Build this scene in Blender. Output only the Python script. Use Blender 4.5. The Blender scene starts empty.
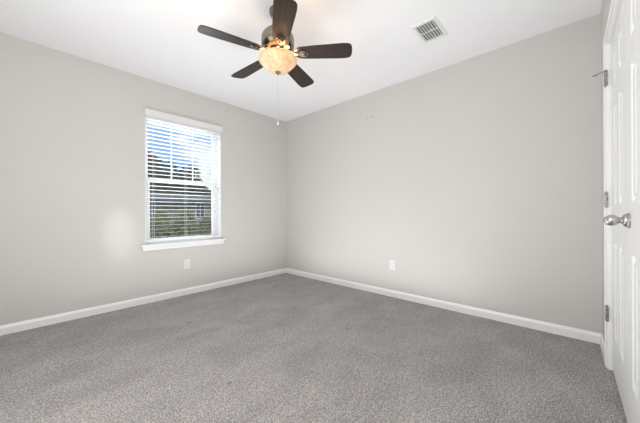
import bpy, bmesh, math, random
from mathutils import Vector, Matrix
S = bpy.context.scene
COL = S.collection

# ---------------------------------------------------------------- camera
cam_d = bpy.data.cameras.new('camera'); cam = bpy.data.objects.new('camera', cam_d); COL.objects.link(cam)
cam_d.sensor_width = 36; cam_d.lens = 271.75/640*36; cam_d.clip_start = .01; cam_d.clip_end = 500
YAW, PITCH, ROLL = .741093, .001152, -.003828
fw = Vector((math.cos(YAW)*math.cos(PITCH), math.sin(YAW)*math.cos(PITCH), math.sin(PITCH)))
rt = Vector((math.sin(YAW), -math.cos(YAW), 0)); up = rt.cross(fw)
rt2 = rt*math.cos(ROLL)+up*math.sin(ROLL); up2 = -rt*math.sin(ROLL)+up*math.cos(ROLL)
m = Matrix((rt2, up2, -fw)).transposed().to_4x4(); m.translation = Vector((0, 0, .9826))
cam.matrix_world = m
S.camera = cam
S.view_settings.view_transform = 'Standard'; S.view_settings.look = 'None'
S.view_settings.gamma = 1; S.view_settings.use_curve_mapping = False
S.view_settings.exposure = -.12

# ---------------------------------------------------------------- sky
W = bpy.data.worlds.new('sky'); S.world = W; W.use_nodes = True
nt = W.node_tree; nt.nodes.clear()
def N(t, typ, **kw):
    n = t.nodes.new(typ)
    for k, v in kw.items(): setattr(n, k, v)
    return n
out = N(nt, 'ShaderNodeOutputWorld'); bg = N(nt, 'ShaderNodeBackground'); tc = N(nt, 'ShaderNodeTexCoord')
mp = N(nt, 'ShaderNodeMapping'); mp.inputs['Scale'].default_value = (1, 1, 2.6); mp.inputs['Location'].default_value = (.35, .1, .2)
nz = N(nt, 'ShaderNodeTexNoise'); nz.inputs['Scale'].default_value = 4.2; nz.inputs['Detail'].default_value = 6; nz.inputs['Roughness'].default_value = .5
cr = N(nt, 'ShaderNodeValToRGB')
cr.color_ramp.elements[0].position = .495; cr.color_ramp.elements[0].color = (.26, .48, .92, 1)
cr.color_ramp.elements[1].position = .575; cr.color_ramp.elements[1].color = (.95, .97, 1.0, 1)
nt.links.new(tc.outputs['Generated'], mp.inputs['Vector']); nt.links.new(mp.outputs[0], nz.inputs['Vector'])
sx = N(nt, 'ShaderNodeSeparateXYZ'); hz = N(nt, 'ShaderNodeMapRange'); sm = N(nt, 'ShaderNodeMath', operation='ADD')   # pale haze towards the horizon
hz.inputs[1].default_value = .0; hz.inputs[2].default_value = .22; hz.inputs[3].default_value = .10; hz.inputs[4].default_value = 0
nt.links.new(tc.outputs['Generated'], sx.inputs[0]); nt.links.new(sx.outputs['Z'], hz.inputs[0])
nt.links.new(nz.outputs['Fac'], sm.inputs[0]); nt.links.new(hz.outputs[0], sm.inputs[1]); nt.links.new(sm.outputs[0], cr.inputs['Fac']); nt.links.new(cr.outputs[0], bg.inputs['Color'])
bg.inputs['Strength'].default_value = 1.15
nt.links.new(bg.outputs[0], out.inputs['Surface'])

# ---------------------------------------------------------------- sun and large lights
def light(name, typ, loc, aim=None, energy=1, color=(1, 1, 1), **kw):
    d = bpy.data.lights.new(name, typ); o = bpy.data.objects.new(name, d); COL.objects.link(o)
    d.energy = energy; d.color = color
    for k, v in kw.items(): setattr(d, k, v)
    o.location = loc
    if aim is not None: o.rotation_euler = (Vector(aim)-Vector(loc)).to_track_quat('-Z', 'Y').to_euler()
    return o
light('sun', 'SUN', (0, -5, 20), (6, 14, 0), 3.2, (1, .95, .86), angle=.02)
# added fill lamp in the back doorway, standing in for hall daylight
light('hall_fill', 'AREA', (-.62, 1.25, 1.25), (2.0, 1.6, 1.45), 22, (1, .995, .985), shape='RECTANGLE', size=1.5, size_y=2.0)
# added soft point fill near the camera, in place of a flash
light('camera_fill', 'POINT', (-.25, .75, 1.35), None, 48, (.985, .99, 1), shadow_soft_size=.28)
# unseen upward lamp above the carpet, added to brighten ceiling and walls
light('floor_up_fill', 'AREA', (1.5, 1.75, .04), (1.5, 1.7501, 2.44), 31, (.985, .99, 1), shape='RECTANGLE', size=2.3, size_y=2.3)
# soft daylight coming in at the window
light('window_daylight', 'AREA', (1.32, 3.75, 1.35), (1.32, 0, 1.0), 14, (.90, .95, 1), shape='RECTANGLE', size=.75, size_y=1.25)
# added narrow spot making the soft bright patch on the window wall
gl = light('wall_patch_spot', 'SPOT', (-.45, .9, 1.5), (.667, 3.374, .76), 85, (1, .97, .92), spot_size=.16, spot_blend=1.0, shadow_soft_size=.02)
gl.scale = (.75, 1.5, 1)

# ---------------------------------------------------------------- materials
def mat(name, col, rough=.6, metal=0, bump=None, mottle=None, spec=.5, coat=0):
    m = bpy.data.materials.new(name); m.use_nodes = True; t = m.node_tree
    b = t.nodes['Principled BSDF']; b.inputs['Base Color'].default_value = (*col, 1)
    b.inputs['Roughness'].default_value = rough; b.inputs['Metallic'].default_value = metal
    b.inputs['Specular IOR Level'].default_value = spec; b.inputs['Coat Weight'].default_value = coat
    tc = N(t, 'ShaderNodeTexCoord')
    if mottle:
        sc, amt = mottle
        n = N(t, 'ShaderNodeTexNoise'); n.inputs['Scale'].default_value = sc; n.inputs['Detail'].default_value = 4
        r = N(t, 'ShaderNodeMapRange'); r.inputs[1].default_value = .3; r.inputs[2].default_value = .7
        r.inputs[3].default_value = 1-amt; r.inputs[4].default_value = 1+amt
        v = N(t, 'ShaderNodeVectorMath', operation='SCALE'); v.inputs[0].default_value = col
        t.links.new(tc.outputs['Object'], n.inputs['Vector']); t.links.new(n.outputs['Fac'], r.inputs[0])
        t.links.new(r.outputs[0], v.inputs['Scale']); t.links.new(v.outputs[0], b.inputs['Base Color'])
    if bump:
        sc, st = bump
        n = N(t, 'ShaderNodeTexNoise'); n.inputs['Scale'].default_value = sc; n.inputs['Detail'].default_value = 3
        bp = N(t, 'ShaderNodeBump'); bp.inputs['Strength'].default_value = st; bp.inputs['Distance'].default_value = .002
        t.links.new(tc.outputs['Object'], n.inputs['Vector']); t.links.new(n.outputs['Fac'], bp.inputs['Height'])
        t.links.new(bp.outputs[0], b.inputs['Normal'])
    return m
M = {}
M['wall'] = mat('greige_paint', (.60, .585, .56), .75, bump=(160, .15), mottle=(1.2, .01), spec=.25)
M['ceiling'] = mat('ceiling_paint', (.87, .87, .885), .9, bump=(120, .2), spec=.1)
M['trim'] = mat('white_trim_paint', (.88, .88, .88), .35, mottle=(3, .01))
M['door'] = mat('white_door_paint', (.80, .80, .80), .4, bump=(220, .08))
M['vinyl'] = mat('white_vinyl', (.90, .90, .90), .35, mottle=(5, .01))
M['slat'] = mat('blind_slat', (.88, .88, .87), .4, mottle=(8, .01))
M['valance'] = mat('valance_plastic', (.74, .74, .735), .45, mottle=(8, .01))
M['plastic'] = mat('outlet_plastic', (.74, .73, .71), .3, mottle=(20, .01))
M['socket'] = mat('outlet_slots', (.10, .10, .10), .5, mottle=(20, .05))
M['nickel'] = mat('satin_nickel', (.50, .49, .48), .28, 1, bump=(300, .05))
M['hinge_metal'] = mat('brushed_hinge_metal', (.34, .335, .33), .4, 1, mottle=(110, .7))
M['dark_metal'] = mat('dark_rubber', (.12, .11, .11), .5, mottle=(30, .05))
M['fan_metal'] = mat('antique_nickel', (.24, .21, .175), .14, 1, mottle=(30, .15))
M['brass'] = mat('antique_brass', (.30, .23, .14), .3, 1, mottle=(40, .1))
M['chain'] = mat('chain_metal', (.62, .60, .57), .3, .6, mottle=(40, .1))
M['vent'] = mat('white_vent_metal', (.78, .78, .78), .4, mottle=(20, .01))
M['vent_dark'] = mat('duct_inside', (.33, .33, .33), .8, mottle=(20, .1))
M['anchor'] = mat('wall_anchor', (.33, .31, .29), .6, mottle=(60, .1))
M['grass'] = mat('lawn', (.14, .17, .07), .9, mottle=(3, .35))
M['brick'] = mat('neighbour_siding', (.20, .19, .15), .9, mottle=(4, .35))
M['roof'] = mat('grey_shingles', (.11, .115, .125), .9, mottle=(8, .2))
M['bark'] = mat('bark', (.09, .07, .05), .9, mottle=(10, .3))
M['pane'] = mat('dark_pane', (.05, .06, .08), .1, mottle=(2, .1))
M['hwhite'] = mat('house_white_trim', (.42, .43, .45), .6, mottle=(2, .05))
M['leaf_dark'] = mat('leaf_dark', (.035, .055, .028), .8, mottle=(2, .4))
M['leaf_shrub'] = mat('leaf_shrub', (.15, .16, .075), .8, mottle=(2, .5))

def wood(name):                                    # dark stained blade veneer, grain along X
    m = bpy.data.materials.new(name); m.use_nodes = True; t = m.node_tree; b = t.nodes['Principled BSDF']
    tc = N(t, 'ShaderNodeTexCoord'); mp = N(t, 'ShaderNodeMapping'); mp.inputs['Scale'].default_value = (4, 60, 60)
    n = N(t, 'ShaderNodeTexNoise'); n.inputs['Scale'].default_value = 1.2; n.inputs['Detail'].default_value = 5
    r = N(t, 'ShaderNodeValToRGB')
    r.color_ramp.elements[0].position = .35; r.color_ramp.elements[0].color = (.009, .0038, .002, 1)
    r.color_ramp.elements[1].position = .7; r.color_ramp.elements[1].color = (.036, .016, .009, 1)
    t.links.new(tc.outputs['Object'], mp.inputs[0]); t.links.new(mp.outputs[0], n.inputs['Vector'])
    t.links.new(n.outputs['Fac'], r.inputs[0]); t.links.new(r.outputs[0], b.inputs['Base Color'])
    b.inputs['Roughness'].default_value = .34; b.inputs['Specular IOR Level'].default_value = .35
    return m
M['wood'] = wood('dark_walnut_blade')

def carpet():
    m = bpy.data.materials.new('grey_carpet_pile'); m.use_nodes = True; t = m.node_tree; b = t.nodes['Principled BSDF']
    L = t.links.new; tc = N(t, 'ShaderNodeTexCoord')
    def noise(sc, det=2, rough=.5, vec=None, dist=0):
        n = N(t, 'ShaderNodeTexNoise'); n.inputs['Scale'].default_value = sc; n.inputs['Detail'].default_value = det
        n.inputs['Roughness'].default_value = rough; n.inputs['Distortion'].default_value = dist
        L(vec or tc.outputs['Object'], n.inputs['Vector']); return n.outputs['Fac']
    def rng(f, a, b_, c, d):
        r = N(t, 'ShaderNodeMapRange'); r.inputs[1].default_value = a; r.inputs[2].default_value = b_
        r.inputs[3].default_value = c; r.inputs[4].default_value = d; L(f, r.inputs[0]); return r.outputs[0]
    def mul(a, c):
        n = N(t, 'ShaderNodeMath', operation='MULTIPLY'); L(a, n.inputs[0]); L(c, n.inputs[1]); return n.outputs[0]
    tuft = noise(140, 3, .7); clump = noise(45, 3, .6)
    mp = N(t, 'ShaderNodeMapping'); mp.inputs['Rotation'].default_value = (0, 0, .5); mp.inputs['Scale'].default_value = (1.3, 2.4, 1)
    L(tc.outputs['Object'], mp.inputs[0])
    brush = noise(1.6, 4, .55, mp.outputs[0], .6); wide = noise(5.5, 4, .6, None, .5)
    f = mul(rng(tuft, .39, .61, .40, 1.52), rng(clump, .3, .7, .80, 1.20))
    f = mul(f, rng(brush, .35, .65, .90, 1.09)); f = mul(f, rng(wide, .3, .7, .93, 1.07))
    # small dark spots on the pile
    geo = tc.outputs['Object']
    for (x, y, r_, k) in ((1.837, 2.026, .013, .5), (1.846, 1.385, .017, .4), (.802, 1.441, .014, .6), (.84, 1.40, .010, .6), (1.863, .76, .010, .5), (2.5, 1.05, .02, .6), (1.0, 2.5, .03, .7)):
        d = N(t, 'ShaderNodeVectorMath', operation='DISTANCE'); L(geo, d.inputs[0]); d.inputs[1].default_value = (x, y, 0)
        a = N(t, 'ShaderNodeMath', operation='ADD'); L(d.outputs['Value'], a.inputs[0]); L(rng(clump, .3, .7, -r_*.5, r_*.5), a.inputs[1])
        f = mul(f, rng(a.outputs[0], r_*.5, r_, k, 1))
    v = N(t, 'ShaderNodeVectorMath', operation='SCALE'); v.inputs[0].default_value = (.352, .330, .318); L(f, v.inputs['Scale'])
    L(v.outputs[0], b.inputs['Base Color']); b.inputs['Roughness'].default_value = 1; b.inputs['Specular IOR Level'].default_value = .05
    b.inputs['Sheen Weight'].default_value = .15
    bp = N(t, 'ShaderNodeBump'); bp.inputs['Strength'].default_value = .8; bp.inputs['Distance'].default_value = .006
    s = N(t, 'ShaderNodeMath', operation='ADD'); L(tuft, s.inputs[0]); L(clump, s.inputs[1]); L(s.outputs[0], bp.inputs['Height'])
    L(bp.outputs[0], b.inputs['Normal'])
    return m
M['carpet'] = carpet()

def glass():
    m = bpy.data.materials.new('window_glass'); m.use_nodes = True; t = m.node_tree; t.nodes.clear()
    o = N(t, 'ShaderNodeOutputMaterial'); mx = N(t, 'ShaderNodeMixShader'); mx.inputs[0].default_value = .05
    a = N(t, 'ShaderNodeBsdfTransparent'); g = N(t, 'ShaderNodeBsdfGlossy'); g.inputs['Roughness'].default_value = .02
    a.inputs['Color'].default_value = (.96, .98, .97, 1)
    t.links.new(a.outputs[0], mx.inputs[1]); t.links.new(g.outputs[0], mx.inputs[2]); t.links.new(mx.outputs[0], o.inputs[0])
    return m
M['glass'] = glass()

def alabaster():
    m = bpy.data.materials.new('alabaster_glass_lit'); m.use_nodes = True; t = m.node_tree; t.nodes.clear(); L = t.links.new
    o = N(t, 'ShaderNodeOutputMaterial'); tc = N(t, 'ShaderNodeTexCoord')
    n = N(t, 'ShaderNodeTexNoise'); n.inputs['Scale'].default_value = 14; n.inputs['Detail'].default_value = 4; n.inputs['Distortion'].default_value = 1.5
    L(tc.outputs['Object'], n.inputs['Vector'])
    r = N(t, 'ShaderNodeValToRGB'); r.color_ramp.elements[0].position = .3; r.color_ramp.elements[0].color = (.58, .42, .24, 1)
    r.color_ramp.elements[1].position = .7; r.color_ramp.elements[1].color = (.78, .64, .43, 1); L(n.outputs['Fac'], r.inputs[0])
    tr = N(t, 'ShaderNodeBsdfTranslucent'); df = N(t, 'ShaderNodeBsdfPrincipled'); df.inputs['Roughness'].default_value = .15
    em = N(t, 'ShaderNodeEmission'); em.inputs['Strength'].default_value = .26
    for x, s in ((tr, 'Color'), (df, 'Base Color'), (em, 'Color')): L(r.outputs[0], x.inputs[s])
    mx = N(t, 'ShaderNodeMixShader'); mx.inputs[0].default_value = .84; L(tr.outputs[0], mx.inputs[1]); L(df.outputs[0], mx.inputs[2])
    ad = N(t, 'ShaderNodeAddShader'); L(mx.outputs[0], ad.inputs[0]); L(em.outputs[0], ad.inputs[1]); L(ad.outputs[0], o.inputs[0])
    return m
M['alabaster'] = alabaster()

# ---------------------------------------------------------------- mesh helpers
class MB:
    def __init__(s): s.b = bmesh.new()
    def box(s, x0, x1, y0, y1, z0, z1, mtx=None):
        vs = [s.b.verts.new((x, y, z)) for x in (x0, x1) for y in (y0, y1) for z in (z0, z1)]
        if mtx is not None:
            for v in vs: v.co = mtx @ v.co
        for f in ((0, 1, 3, 2), (4, 6, 7, 5), (0, 4, 5, 1), (2, 3, 7, 6), (0, 2, 6, 4), (1, 5, 7, 3)): s.b.faces.new([vs[i] for i in f])
        return s
    def rings(s, rings, closed=True, cap=True):
        R = [[s.b.verts.new(p) for p in r] for r in rings]
        for a, c in zip(R, R[1:]):
            n = len(a)
            for i in range(n if closed else n-1): s.b.faces.new((a[i], a[(i+1) % n], c[(i+1) % n], c[i]))
        if cap: s.b.faces.new(R[0][::-1]); s.b.faces.new(R[-1])
        return s
    def lathe(s, prof, org=(0, 0, 0), axis='Z', n=40, cap=True):
        rr = []
        for r, h in prof:
            ring = []
            for i in range(n):
                a = 2*math.pi*i/n; c, d = r*math.cos(a), r*math.sin(a)
                p = (c, d, h) if axis == 'Z' else ((d, h, c) if axis == 'Y' else (h, c, d))
                ring.append(Vector(p)+Vector(org))
            rr.append(ring)
        return s.rings(rr, cap=cap)
    def tube(s, pts, r, n=10):
        pts = [Vector(p) for p in pts]; rr = []
        for i, p in enumerate(pts):
            d = (pts[min(i+1, len(pts)-1)]-pts[max(i-1, 0)]).normalized()
            a = d.orthogonal().normalized() if i == 0 else (a-d*a.dot(d)).normalized()
            c = d.cross(a); q = r[i] if isinstance(r, (list, tuple)) else r
            rr.append([p+(a*math.cos(2*math.pi*k/n)+c*math.sin(2*math.pi*k/n))*q for k in range(n)])
        return s.rings(rr)
    def prism(s, outline, z0, z1, mtx=None):
        rr = [[Vector((x, y, z)) for x, y in outline] for z in (z0, z1)]
        if mtx is not None: rr = [[mtx @ p for p in r] for r in rr]
        return s.rings(rr)
    def build(s, name, mt, parent=None, bevel=0, smooth=False, loc=None, seg=2):
        bmesh.ops.recalc_face_normals(s.b, faces=s.b.faces)
        me = bpy.data.meshes.new(name)
        if loc is not None: bmesh.ops.translate(s.b, verts=s.b.verts, vec=-Vector(loc))
        s.b.to_mesh(me); s.b.free(); me.materials.append(mt)
        if smooth: me.polygons.foreach_set('use_smooth', [True]*len(me.polygons))
        o = bpy.data.objects.new(name, me); COL.objects.link(o)
        if loc is not None: o.location = loc
        if parent: o.parent = parent
        if bevel:
            bv = o.modifiers.new('bevel', 'BEVEL'); bv.width = bevel; bv.segments = seg; bv.limit_method = 'ANGLE'; bv.angle_limit = .6
        if smooth and not bevel:
            es = o.modifiers.new('edge_split', 'EDGE_SPLIT'); es.split_angle = .7
        return o
def struct(o): o['kind'] = 'structure'; return o
def tag(o, label, cat, group=None):
    o['label'] = label; o['category'] = cat
    if group: o['group'] = group
    return o
def empty(name, loc, rz=0):
    o = bpy.data.objects.new(name, None); COL.objects.link(o); o.location = loc; o.rotation_euler = (0, 0, rz); o.empty_display_size = .1
    return o
def copy_tree(o, parent=None):
    c = o.copy(); COL.objects.link(c); c.parent = parent
    for ch in [q for q in bpy.data.objects if q.parent == o]: copy_tree(ch, c)
    return c

# ---------------------------------------------------------------- room shell
XR, YW, YD, XB, H, T = 2.8764, 3.3739, -.1789, -.60, 2.44, .15
struct(MB().box(XB-T, XR+T, YD-T, YW+T, -.10, 0).build('floor', M['carpet']))
struct(MB().box(XB-T, XR+T, YD-T, YW+T, H, H+.10).build('ceiling', M['ceiling']))
def wall_x(name, x0, x1, y0, y1, o):              # wall running along X with an opening (ox0, ox1, oz0, oz1)
    b = MB(); a, c, d, e = o
    b.box(x0, a, y0, y1, 0, H); b.box(c, x1, y0, y1, 0, H); b.box(a, c, y0, y1, e, H)
    if d > 0: b.box(a, c, y0, y1, 0, d)
    return struct(b.build(name, M['wall']))
WX0, WX1, WZ0, WZ1 = .892, 1.757, .630, 2.06
wall_x('wall_left', XB-T, XR+T, YW, YW+T, (WX0, WX1, WZ0, WZ1))
struct(MB().box(XR, XR+T, YD, YW, 0, H).build('wall_right', M['wall']))
DX0, DX1, DZ = 1.270, 2.442, 2.008
wall_x('wall_front', XB-T, XR+T, YD-T, YD, (DX0-.018, DX1+.018, 0, DZ+.018))
b = MB(); HY0, HY1 = .55, 1.95                     # unseen back wall, doorway opened to let the hall fill in
b.box(XB-T, XB, YD, HY0, 0, H); b.box(XB-T, XB, HY1, YW, 0, H); b.box(XB-T, XB, HY0, HY1, 2.24, H)
struct(b.build('wall_back', M['wall']))

# unseen hall box behind the camera, added to keep sky light out
b = MB(); HX0 = -2.3
b.box(HX0-T, HX0, -.6, 3.0, 0, H); b.box(HX0, XB-T, -.6-T, -.6, 0, H); b.box(HX0, XB-T, 3.0, 3.0+T, 0, H)
b.box(XB-T-.001, XB-T, -.6, YD-T, 0, H)
struct(b.build('wall_hall_added', M['wall']))
struct(MB().box(HX0-T, XB-T, -.6-T, 3.0+T, -.10, 0).build('floor_hall_added', M['carpet']))
struct(MB().box(HX0-T, XB-T, -.6-T, 3.0+T, H, H+.10).build('ceiling_hall_added', M['ceiling']))

def baseboard(name, p0, p1, nrm):
    d = Vector(p1)-Vector(p0); prof = ((0, 0), (.013, 0), (.013, .055), (.010, .064), (.006, .070), (.004, .077), (0, .077))
    n = Vector(nrm)
    rr = [[Vector((p[0], p[1], 0))+n*a+Vector((0, 0, z)) for a, z in prof] for p in (p0, p1)]
    return struct(MB().rings(rr).build(name, M['trim']))
baseboard('baseboard_left', (XB, YW), (XR, YW), (0, -1, 0))
baseboard('baseboard_right', (XR, YW-.013), (XR, YD), (-1, 0, 0))
baseboard('baseboard_front', (DX1+.049, YD), (XR-.013, YD), (0, 1, 0))

# closet door casing and jamb
b = MB()
CW = .045
cx0, cx1 = DX0-.004, DX1+.004
for s, x in ((1, cx1), (-1, cx0)):
    a, c = sorted((x, x+s*CW)); b.box(a, c, YD, YD+.007, 0, DZ+.004+CW)
    a, c = sorted((x+s*.018, x+s*CW)); b.box(a, c, YD+.007, YD+.014, 0, DZ+.004+CW)
b.box(cx0, cx1, YD, YD+.007, DZ+.004, DZ+.004+CW); b.box(cx0-.018, cx1+.018, YD+.007, YD+.0139, DZ+.022, DZ+.0039+CW)
struct(b.build('trim_1', M['trim'], bevel=.003))
b = MB(); b.box(DX1+.002, DX1+.018, YD-T, YD+.001, 0, DZ+.018).box(DX0-.018, DX0-.002, YD-T, YD+.001, 0, DZ+.018).box(DX0-.002, DX1+.002, YD-T, YD+.001, DZ+.002, DZ+.018)
struct(b.build('trim_2', M['trim']))

# ---------------------------------------------------------------- closet door leaves
FY = YD-.016
def leaf(name, x0, x1):
    b = MB(); w = x1-x0; st = .118; mu = .080; pw = (w-2*st-mu)/2
    xs = [x0, x0+st, x0+st+pw, x0+st+pw+mu, x1-st, x1]
    zs = [.012, .235, .80, 1.015, 1.605, 1.715, 1.905, DZ-.003]
    bm = b.b
    def q(pts): bm.faces.new([bm.verts.new(p) for p in pts])
    for i in range(5):
        for j in range(7):
            a, c, d, e = xs[i], xs[i+1], zs[j], zs[j+1]
            if i in (1, 3) and j in (1, 3, 5):
                lv = [(0, 0), (.006, -.002), (.012, -.009), (.026, -.009), (.040, -.002), (.046, -.001)]
                R = [[bm.verts.new((p, FY+dy, r)) for p, r in ((a+k, d+k), (c-k, d+k), (c-k, e-k), (a+k, e-k))] for k, dy in lv]
                for r0, r1 in zip(R, R[1:]):
                    for k in range(4): bm.faces.new((r0[k], r0[(k+1) % 4], r1[(k+1) % 4], r1[k]))
                bm.faces.new(R[-1])
            else: q([(a, FY, d), (c, FY, d), (c, FY, e), (a, FY, e)])
    bmesh.ops.remove_doubles(bm, verts=bm.verts, dist=1e-5)
    z0, z1, yb = zs[0], zs[-1], FY-.035
    q([(x0, yb, z0), (x1, yb, z0), (x1, yb, z1), (x0, yb, z1)])
    q([(x0, yb, z0), (x0, FY, z0), (x0, FY, z1), (x0, yb, z1)]); q([(x1, yb, z0), (x1, FY, z0), (x1, FY, z1), (x1, yb, z1)])
    q([(x0, yb, z0), (x1, yb, z0), (x1, FY, z0), (x0, FY, z0)]); q([(x0, yb, z1), (x1, yb, z1), (x1, FY, z1), (x0, FY, z1)])
    bmesh.ops.remove_doubles(bm, verts=bm.verts, dist=1e-5)
    return struct(b.build(name, M['door']))
d1 = leaf('door_1', 1.8535, DX1-.001)
d2 = leaf('door_2', DX0+.001, 1.8505)

def hinge(parent, x, z, stop=False):
    b = MB(); y = YD+.008; hh = .045
    b.box(x-.006, x, YD-.002, YD+.005, z-hh, z+hh)
    k = 5
    for i in range(k):
        z0 = z-hh+i*2*hh/k; b.lathe([(.0065, z0+.001), (.0070, z0+.003), (.0070, z0+2*hh/k-.003), (.0045, z0+2*hh/k-.001)], (x, y, 0), n=14)
    b.lathe([(.003, z-hh-.006), (.003, z+hh+.001), (.006, z+hh+.001), (.006, z+hh+.005), (.002, z+hh+.008)], (x, y, 0), n=12)
    h = b.build('hinge', M['hinge_metal'], parent)
    h['label'] = 'satin nickel hinge'
    if stop:
        b = MB(); zt = z+hh+.003
        b.lathe([(.010, zt), (.010, zt+.005)], (x, y, 0), n=14)
        b.tube([(x, y, zt+.002), (x-.002, y+.018, zt-.003), (x-.003, y+.034, zt-.008)], [.0035, .003, .003])
        b.tube([(x-.003, y+.032, zt-.008), (x-.004, y+.056, zt-.014)], [.0062, .0045])
        b.build('door_stop', M['hinge_metal'], h)
    return h
HX = DX1+.001
hinge(d1, HX, 1.800, True); hinge(d1, HX, 1.049); hinge(d1, HX, .344)

# door knob: rosette, neck and egg-shaped grip, axis +Y
b = MB()
b.lathe([(.033, 0), (.033, .007), (.030, .010), (.027, .011), (.026, .017), (.023, .020), (.015, .023), (.0125, .028), (.014, .032), (.019, .037), (.0235, .045), (.0245, .053), (.0225, .063), (.017, .072), (.009, .078), (.002, .080)],
        (1.770, FY, .940), 'Y', 36)
kn = b.build('door_knob', M['nickel'], d2, smooth=True); kn['label'] = 'satin nickel egg-shaped door knob'

# ---------------------------------------------------------------- window
gy = YW+.105
win = struct(MB().box(WX0, WX0+.040, YW+.095, YW+T, WZ0, WZ1).box(WX1-.040, WX1, YW+.095, YW+T, WZ0, WZ1)
    .box(WX0+.04, WX1-.04, YW+.095, YW+T, WZ1-.04, WZ1).box(WX0+.04, WX1-.04, YW+.095, YW+T, WZ0, WZ0+.020).build('window_1', M['vinyl'], bevel=.003))
def sash(name, y, z0, z1, st, rb, rt_, grid):
    x0, x1 = WX0+.040, WX1-.040; b = MB()
    b.box(x0, x0+st, y-.012, y+.012, z0, z1).box(x1-st, x1, y-.012, y+.012, z0, z1)
    b.box(x0+st, x1-st, y-.012, y+.012, z0, z0+rb).box(x0+st, x1-st, y-.012, y+.012, z1-rt_, z1)
    s = b.build(name, M['vinyl'], win, bevel=.002)
    MB().box(x0+st, x1-st, y-.002, y+.002, z0+rb, z1-rt_).build('glass_pane', M['glass'], s)
    if grid:
        g = MB(); w = x1-x0-2*st
        for k in (1, 2): xx = x0+st+w*k/3; g.box(xx-.008, xx+.008, y-.006, y-.0021, z0+rb, z1-rt_)
        g.build('muntin', M['vinyl'], s)
    return s
sash('upper_sash', YW+.134, 1.335, WZ1-.04, .018, .035, .03, True)
sash('lower_sash', YW+.108, WZ0+.020, 1.365, .030, .036, .038, False)
# drywall return lining and stool (sill) with apron
struct(MB().box(WX0-.0005, WX0+.006, YW+.001, YW+.095, WZ0+.004, WZ1).box(WX1-.006, WX1+.0005, YW+.001, YW+.095, WZ0+.004, WZ1).box(WX0+.006, WX1-.006, YW+.001, YW+.095, WZ1-.006, WZ1).build('trim_3', M['trim']))
b = MB(); b.box(WX0, WX1, YW-.001, YW+.095, WZ0-.018, WZ0+.004); b.box(WX0-.045, WX1+.045, YW-.040, YW-.001, WZ0-.018, WZ0+.004)
struct(b.build('trim_4', M['trim'], bevel=.004))
struct(MB().box(WX0-.030, WX1+.030, YW-.015, YW, WZ0-.062, WZ0-.018).build('trim_5', M['trim'], bevel=.004))

# ---------------------------------------------------------------- venetian blind
bl = empty('window_blind', (1.3245, YW, WZ0+.03)); tag(bl, 'white horizontal slat blind lowered over the window with slats open', 'blind')
def inp(o): o.location = o.location-bl.location; return o
b = MB(); b.box(.882, 1.772, YW-.028, YW-.016, 2.028, 2.103).box(.882, .894, YW-.016, YW-.001, 2.028, 2.103).box(1.760, 1.772, YW-.016, YW-.001, 2.028, 2.103)
b.box(.882, 1.772, YW-.031, YW-.028, 2.088, 2.103).box(.882, 1.772, YW-.031, YW-.028, 2.028, 2.038)
inp(b.build('valance', M['valance'], bl, bevel=.002))
inp(MB().box(WX0+.010, WX1-.010, YW+.004, YW+.056, 2.010, 2.052).build('headrail', M['slat'], bl))
b = MB(); z = .708
while z < 2.0:
    x0, x1 = WX0+.009, WX1-.009; pr = [(-.025, 0), (-.0125, .0004), (0, .0006), (.0125, .0004), (.025, 0)]
    top = [(yy, zz+.0006) for yy, zz in pr]; bot = [(yy, zz-.0006) for yy, zz in pr][::-1]
    b.rings([[Vector((x, YW+.030+yy, z+zz-yy*.065)) for yy, zz in top+bot] for x in (x0, x1)])
    z += .0438
inp(b.build('slats', M['slat'], bl))
inp(MB().box(WX0+.009, WX1-.009, YW+.006, YW+.054, .655, .675).build('bottom_rail', M['slat'], bl, bevel=.003))
for x in (.978, 1.324, 1.672):
    b = MB()
    for y in (YW+.0025, YW+.0575): b.box(x-.0009, x+.0009, y-.0008, y+.0008, .665, 2.02)
    inp(b.build('ladder_cord', M['slat'], bl))

# ---------------------------------------------------------------- outlets
def outlet(loc, rz, label):
    r = empty('electrical_outlet', loc, rz)
    tag(r, label, 'outlet')
    MB().box(-.035, .035, -.005, 0, -.057, .057).build('cover_plate', M['plastic'], r, bevel=.002)
    for s in (-1, 1):
        o = MB().prism([(.0165*math.cos(a), .0135*math.sin(a)) for a in [k*math.pi/8 for k in range(16)]], 0, .0025, Matrix.Translation((0, -.005, s*.0195)) @ Matrix.Rotation(math.pi/2, 4, 'X')).build('receptacle', M['plastic'], r)
        q = MB(); q.box(-.0075, -.0055, -.0079, -.0074, s*.0195-.002, s*.0195+.006).box(.0055, .0075, -.0079, -.0074, s*.0195-.001, s*.0195+.005).box(-.002, .002, -.0079, -.0074, s*.0195-.009, s*.0195-.005)
        q.build('slots', M['socket'], o)
    MB().lathe([(.0032, -.0065), (.0032, -.0045)], (0, 0, 0), 'Y', 12).build('screw', M['nickel'], r)
    return r
outlet((1.324, YW, .364), 0, 'white duplex outlet on the window wall below the window sill')
outlet((XR, 1.502, .366), -math.pi/2, 'white duplex outlet low on the blank right-hand wall')

# wall anchors left in the right wall, one scuff on the left wall
def anchor(y, z, r, label, grp):
    o = MB().lathe([(r, .0), (r, -.003), (r*.6, -.004)], (0, 0, 0), 'X', 14).build('wall_anchor', M['anchor'])
    o.location = (XR, y, z); tag(o, label, 'wall anchor', grp)
anchor(1.766, 2.137, .009, 'small grey wall anchor high on right wall, the right one of two', 'wall anchors high on the right wall')
anchor(1.838, 2.140, .008, 'small grey wall anchor high on right wall, the left one of two', 'wall anchors high on the right wall')

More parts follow.
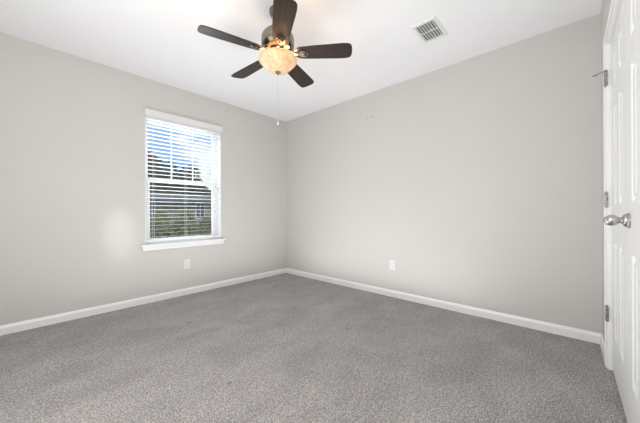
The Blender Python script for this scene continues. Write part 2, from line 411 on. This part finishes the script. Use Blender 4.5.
# ---------------------------------------------------------------- ceiling vent
vx, vy = 2.212, .824; hx, hy = .146, .098
v = empty('ceiling_vent', (vx, vy, H)); tag(v, 'white metal ceiling air vent with two rows of angled fins', 'vent')
b = MB()
o4 = lambda ax, ay, z: [Vector(p) for p in ((-ax, -ay, z), (ax, -ay, z), (ax, ay, z), (-ax, ay, z))]
b.rings([o4(hx, hy, 0), o4(hx, hy, -.003), o4(hx-.012, hy-.012, -.009), o4(hx-.032, hy-.026, -.009), o4(hx-.034, hy-.028, -.001)], cap=False)
b.box(-.005, .005, -hy+.028, hy-.028, -.009, -.002)
b.build('frame', M['vent'], v)
b = MB()
for s in (-1, 1):
    for k in range(7):
        y = -hy+.036+k*(2*hy-.072)/6; x0, x1 = sorted((s*.005, s*(hx-.033)))
        b.box(x0, x1, -.0010, .0010, -.009, .009, Matrix.Translation((0, y, -.0095)) @ Matrix.Rotation(math.radians(-46), 4, 'X'))
b.build('fins', M['vent'], v)
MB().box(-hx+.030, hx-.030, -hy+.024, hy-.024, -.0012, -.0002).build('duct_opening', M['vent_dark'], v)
for x in (-hx+.010, hx-.010):
    MB().lathe([(.004, -.010), (.004, -.006)], (x, 0, 0), 'Z', 10).build('screw', M['nickel'], v)

# ---------------------------------------------------------------- ceiling fan
FX, FYc, FZ = 1.2475, 1.5488, 2.1226               # centre and blade height
fan = empty('ceiling_fan', (FX, FYc, H)); tag(fan, 'ceiling fan with five dark wood blades and lit cream glass bowl', 'ceiling fan')
dz = lambda z: z-H
MB().lathe([(.060, 0), (.062, -.010), (.058, -.035), (.045, -.055), (.022, -.066)], n=40).build('canopy', M['fan_metal'], fan, smooth=True)
MB().lathe([(.0125, -.06), (.0125, dz(2.31))], n=20).build('downrod', M['fan_metal'], fan, smooth=True)
MB().lathe([(.018, dz(2.335)), (.026, dz(2.322)), (.030, dz(2.303)), (.056, dz(2.297)), (.082, dz(2.286)), (.102, dz(2.268)), (.115, dz(2.248)), (.118, dz(2.217)), (.112, dz(2.205)), (.112, dz(2.195)), (.118, dz(2.187)), (.112, dz(2.165)), (.090, dz(2.148)), (.060, dz(2.140))], n=48).build('motor_housing', M['fan_metal'], fan, smooth=True)
MB().lathe([(.060, dz(2.142)), (.060, dz(2.118)), (.068, dz(2.110)), (.070, dz(2.100)), (.064, dz(2.094))], n=48).build('light_fitter', M['fan_metal'], fan, smooth=True)
prof = [(.136, 2.090), (.1385, 2.084), (.138, 2.074), (.131, 2.064), (.120, 2.052), (.104, 2.035), (.088, 2.020), (.066, 2.006), (.042, 1.997), (.016, 1.994)]
inner = [(max(r-.005, .010), z+.004) for r, z in prof[::-1]]
MB().lathe([(r, dz(z)) for r, z in prof+inner], n=56, cap=False).build('lamp_bowl', M['alabaster'], fan, smooth=True)['label'] = 'lit cream alabaster glass bowl'
MB().lathe([(.004, dz(2.085)), (.004, dz(1.999))], n=10).build('bowl_rod', M['brass'], fan)
MB().lathe([(.005, dz(2.000)), (.021, dz(1.995)), (.020, dz(1.990)), (.011, dz(1.984)), (.009, dz(1.979)), (.004, dz(1.975))], n=24).build('finial', M['brass'], fan, smooth=True)
# pull chain, fine beads on a cord with a joint and an end knob
ch = MB(); zc = 1.976
ch.tube([(0, 0, dz(1.978)), (0, 0, dz(1.640))], .0011, 6)
while zc > 1.645:
    ch.lathe([(.0006, dz(zc+.0018)), (.0020, dz(zc)), (.0006, dz(zc-.0018))], n=6); zc -= .0075
ch = ch.build('pull_chain', M['chain'], fan)
MB().lathe([(.001, dz(1.860)), (.0042, dz(1.856)), (.0042, dz(1.846)), (.001, dz(1.842))], n=10).build('chain_joint', M['chain'], ch)
MB().lathe([(.001, dz(1.645)), (.006, dz(1.638)), (.007, dz(1.625)), (.005, dz(1.613)), (.001, dz(1.609))], n=14).build('pull_knob', M['chain'], ch)

def blade_outline():
    pts = []                                       # along +X from root to tip
    up_ = [(.122, .014), (.128, .030), (.142, .044), (.17, .053), (.24, .058), (.34, .0625), (.42, .066), (.48, .067), (.512, .063), (.526, .052), (.532, .034), (.534, .012)]
    return up_+[(x, -y) for x, y in up_[::-1]]
def fan_blade():
    b = MB(); mtx = Matrix.Translation((0, 0, dz(FZ)+.004)) @ Matrix.Rotation(PB, 4, 'X')
    b.prism(blade_outline(), -.003, .003, mtx)
    o = b.build('blade', M['wood'], fan, bevel=.0015)
    b = MB()                                       # bracket: arm from the motor, ring and pad under the blade
    arm = [(.075, .020), (.10, .013), (.13, .011), (.155, .018), (.172, .030), (.19, .034), (.205, .030), (.214, .018), (.216, .006)]
    out_ = arm+[(x, -y) for x, y in arm[::-1]]
    m2 = Matrix.Translation((0, 0, dz(FZ)-.004)) @ Matrix.Rotation(PB, 4, 'X')
    # pad with a crescent cut: outer ring + tongue
    ring = [(.182+.034*math.cos(a), .027*math.sin(a)) for a in [k*2*math.pi/28 for k in range(28)]]
    inr = [(.190+.022*math.cos(a), .018*math.sin(a)) for a in [k*2*math.pi/28 for k in range(28)]]
    R = [[m2 @ Vector((x, y, z)) for x, y in L_] for L_, z in ((ring, -.004), (ring, .002), (inr, .002), (inr, -.004))]
    vs = [[b.b.verts.new(p) for p in r] for r in R]
    for i in range(4):
        a_, c_ = vs[i], vs[(i+1) % 4]
        for k in range(28): b.b.faces.new((a_[k], a_[(k+1) % 28], c_[(k+1) % 28], c_[k]))
    b.prism([(.140, -.011), (.186, -.012), (.200, 0), (.186, .012), (.140, .011)], -.006, .002, m2)
    b.tube([(.066, 0, dz(2.158)), (.095, 0, dz(2.140)), (.125, 0, dz(2.123)), (.160, 0, dz(2.1165))], [.013, .011, .010, .011], 12)
    for p in ((.166, -.014), (.166, .014), (.200, 0)):
        c = m2 @ Vector((p[0], p[1], -.006)); b.lathe([(.0045, -.002), (.0045, .002)], c, n=10)
    br = b.build('blade_bracket', M['fan_metal'], o, bevel=.001)
    br['label'] = 'metal blade bracket with a ring pad'
    return o
PB = math.radians(-12)
b0 = fan_blade(); b0.rotation_euler = (0, 0, 2.866)
for k in range(1, 5):
    c = copy_tree(b0, fan); c.rotation_euler = (0, 0, 2.866+k*2*math.pi/5)
for a, e in ((238, 3.2), (312, 2.0), (110, 1.0)):
    light('fan_bulb', 'POINT', (FX+.116*math.cos(math.radians(a)), FYc+.116*math.sin(math.radians(a)), 2.087), None, e, (1, .66, .36), shadow_soft_size=.018)

# ---------------------------------------------------------------- outside
GZ = -.9
struct(MB().box(-30, 60, YW+1.2, 80, GZ-.2, GZ).build('ground', M['grass']))
hs = empty('neighbour_house', (7.5, 18, GZ)); tag(hs, 'low house with grey shingle roof seen outside through the window', 'house')
hl = hs.location
def hp(o): o.location = -hl; o.parent = hs; return o
hp(MB().box(.5, 15, 18, 24, GZ, 1.75).build('wall', M['brick']))
hp(MB().rings([[Vector(p) for p in ((x, 17.5, 1.66), (x, 17.5, 1.80), (x, 21, 2.35), (x, 24.5, 1.80), (x, 24.5, 1.66))] for x in (0, 15.5)]).build('roof', M['roof']))
for x0, x1 in ((7.66, 8.14), (4.95, 5.2)):
    w = hp(MB().box(x0-.06, x1+.06, 17.94, 18.02, .52, 1.66).build('window', M['hwhite']))
    pn = MB().box(x0, (x0+x1)/2-.03, 17.92, 17.95, .62, 1.56).box((x0+x1)/2+.03, x1, 17.92, 17.95, .62, 1.56).build('pane', M['pane'], w)

def foliage(rnd, blobs, n, s):
    b = MB(); bm = b.b
    for _ in range(n):
        c, r = rnd.choice(blobs)
        u = Vector((rnd.gauss(0, 1), rnd.gauss(0, 1), rnd.gauss(0, 1))).normalized()*(rnd.random()**.45)
        p = Vector(c)+Vector((u.x*r[0], u.y*r[1], u.z*r[2]))
        a = Vector((rnd.gauss(0, 1), rnd.gauss(0, 1), rnd.gauss(0, .7))).normalized(); d = a.orthogonal().normalized()
        k = s*rnd.uniform(.6, 1.3); w = k*.45
        vs = [bm.verts.new(q) for q in (p-a*k, p+d*w, p+a*k, p-d*w)]; bm.faces.new(vs)
    return b
def tree(x, y, h, r, seed, label, n=8000):
    rnd = random.Random(seed); t = empty('leafy_tree', (x, y, GZ)); tag(t, label, 'tree', 'trees beyond the neighbouring house')
    blobs = [((rnd.uniform(-r, r)*.6, rnd.uniform(-r, r)*.6, h*rnd.uniform(.22, .88)), (r*.8, r*.7, h*.15)) for _ in range(20)]
    b = MB(); b.tube([(0, 0, 0), (.1, 0, h*.4), (0, .1, h*.85)], [.22, .15, .03], 8)
    for c, _ in blobs[:6]: b.tube([(.05, 0, h*.35), Vector(c)], [.07, .02], 6)
    b.build('trunk', M['bark'], t)
    foliage(rnd, blobs, n, .2).build('crown', M['leaf_dark'], t)
for i, (x, y, h, r, lb) in enumerate((
    (7.0, 26.5, 7.6, 1.25, 'tall dark tree outside, leftmost in the window'),
    (9.1, 29.5, 7.6, 1.25, 'tall dark tree outside, second from left in window'),
    (10.4, 26.5, 6.3, 1.2, 'medium dark tree outside behind middle of window'),
    (12.6, 29.5, 5.7, 1.3, 'lower dark tree outside, second from right in window'),
    (14.3, 26.5, 4.9, 1.2, 'lowest dark tree outside, rightmost in the window'))):
    tree(x, y, h, r, 11+i, lb)
lbs = ('leafy shrub by the neighbouring house, leftmost in the window', 'leafy shrub by the neighbouring house, second from left', 'leafy shrub by the neighbouring house, third from left', 'leafy shrub by the neighbouring house, third from right', 'leafy shrub by the neighbouring house, second from right', 'leafy shrub by the neighbouring house, rightmost in the window')
for i, x in enumerate((4.5, 5.05, 5.75, 6.4, 7.1, 7.75)):
    rnd = random.Random(50+i); t = empty('garden_shrub', (x, 15.2+1.2*(i % 2), GZ)); tag(t, lbs[i], 'shrub', 'shrubs in front of the neighbouring house')
    h = 1.55+.12*rnd.random()+(.45 if i in (1, 3) else 0)
    b = MB()
    for k in range(6): a = k*1.05; b.tube([(0, 0, 0), (.25*math.cos(a), .25*math.sin(a), h*.8)], [.03, .01], 5)
    b.build('stems', M['bark'], t)
    foliage(rnd, [((0, 0, h*.5), (.55, .45, h*.5))], 2200, .09).build('foliage', M['leaf_shrub'], t)
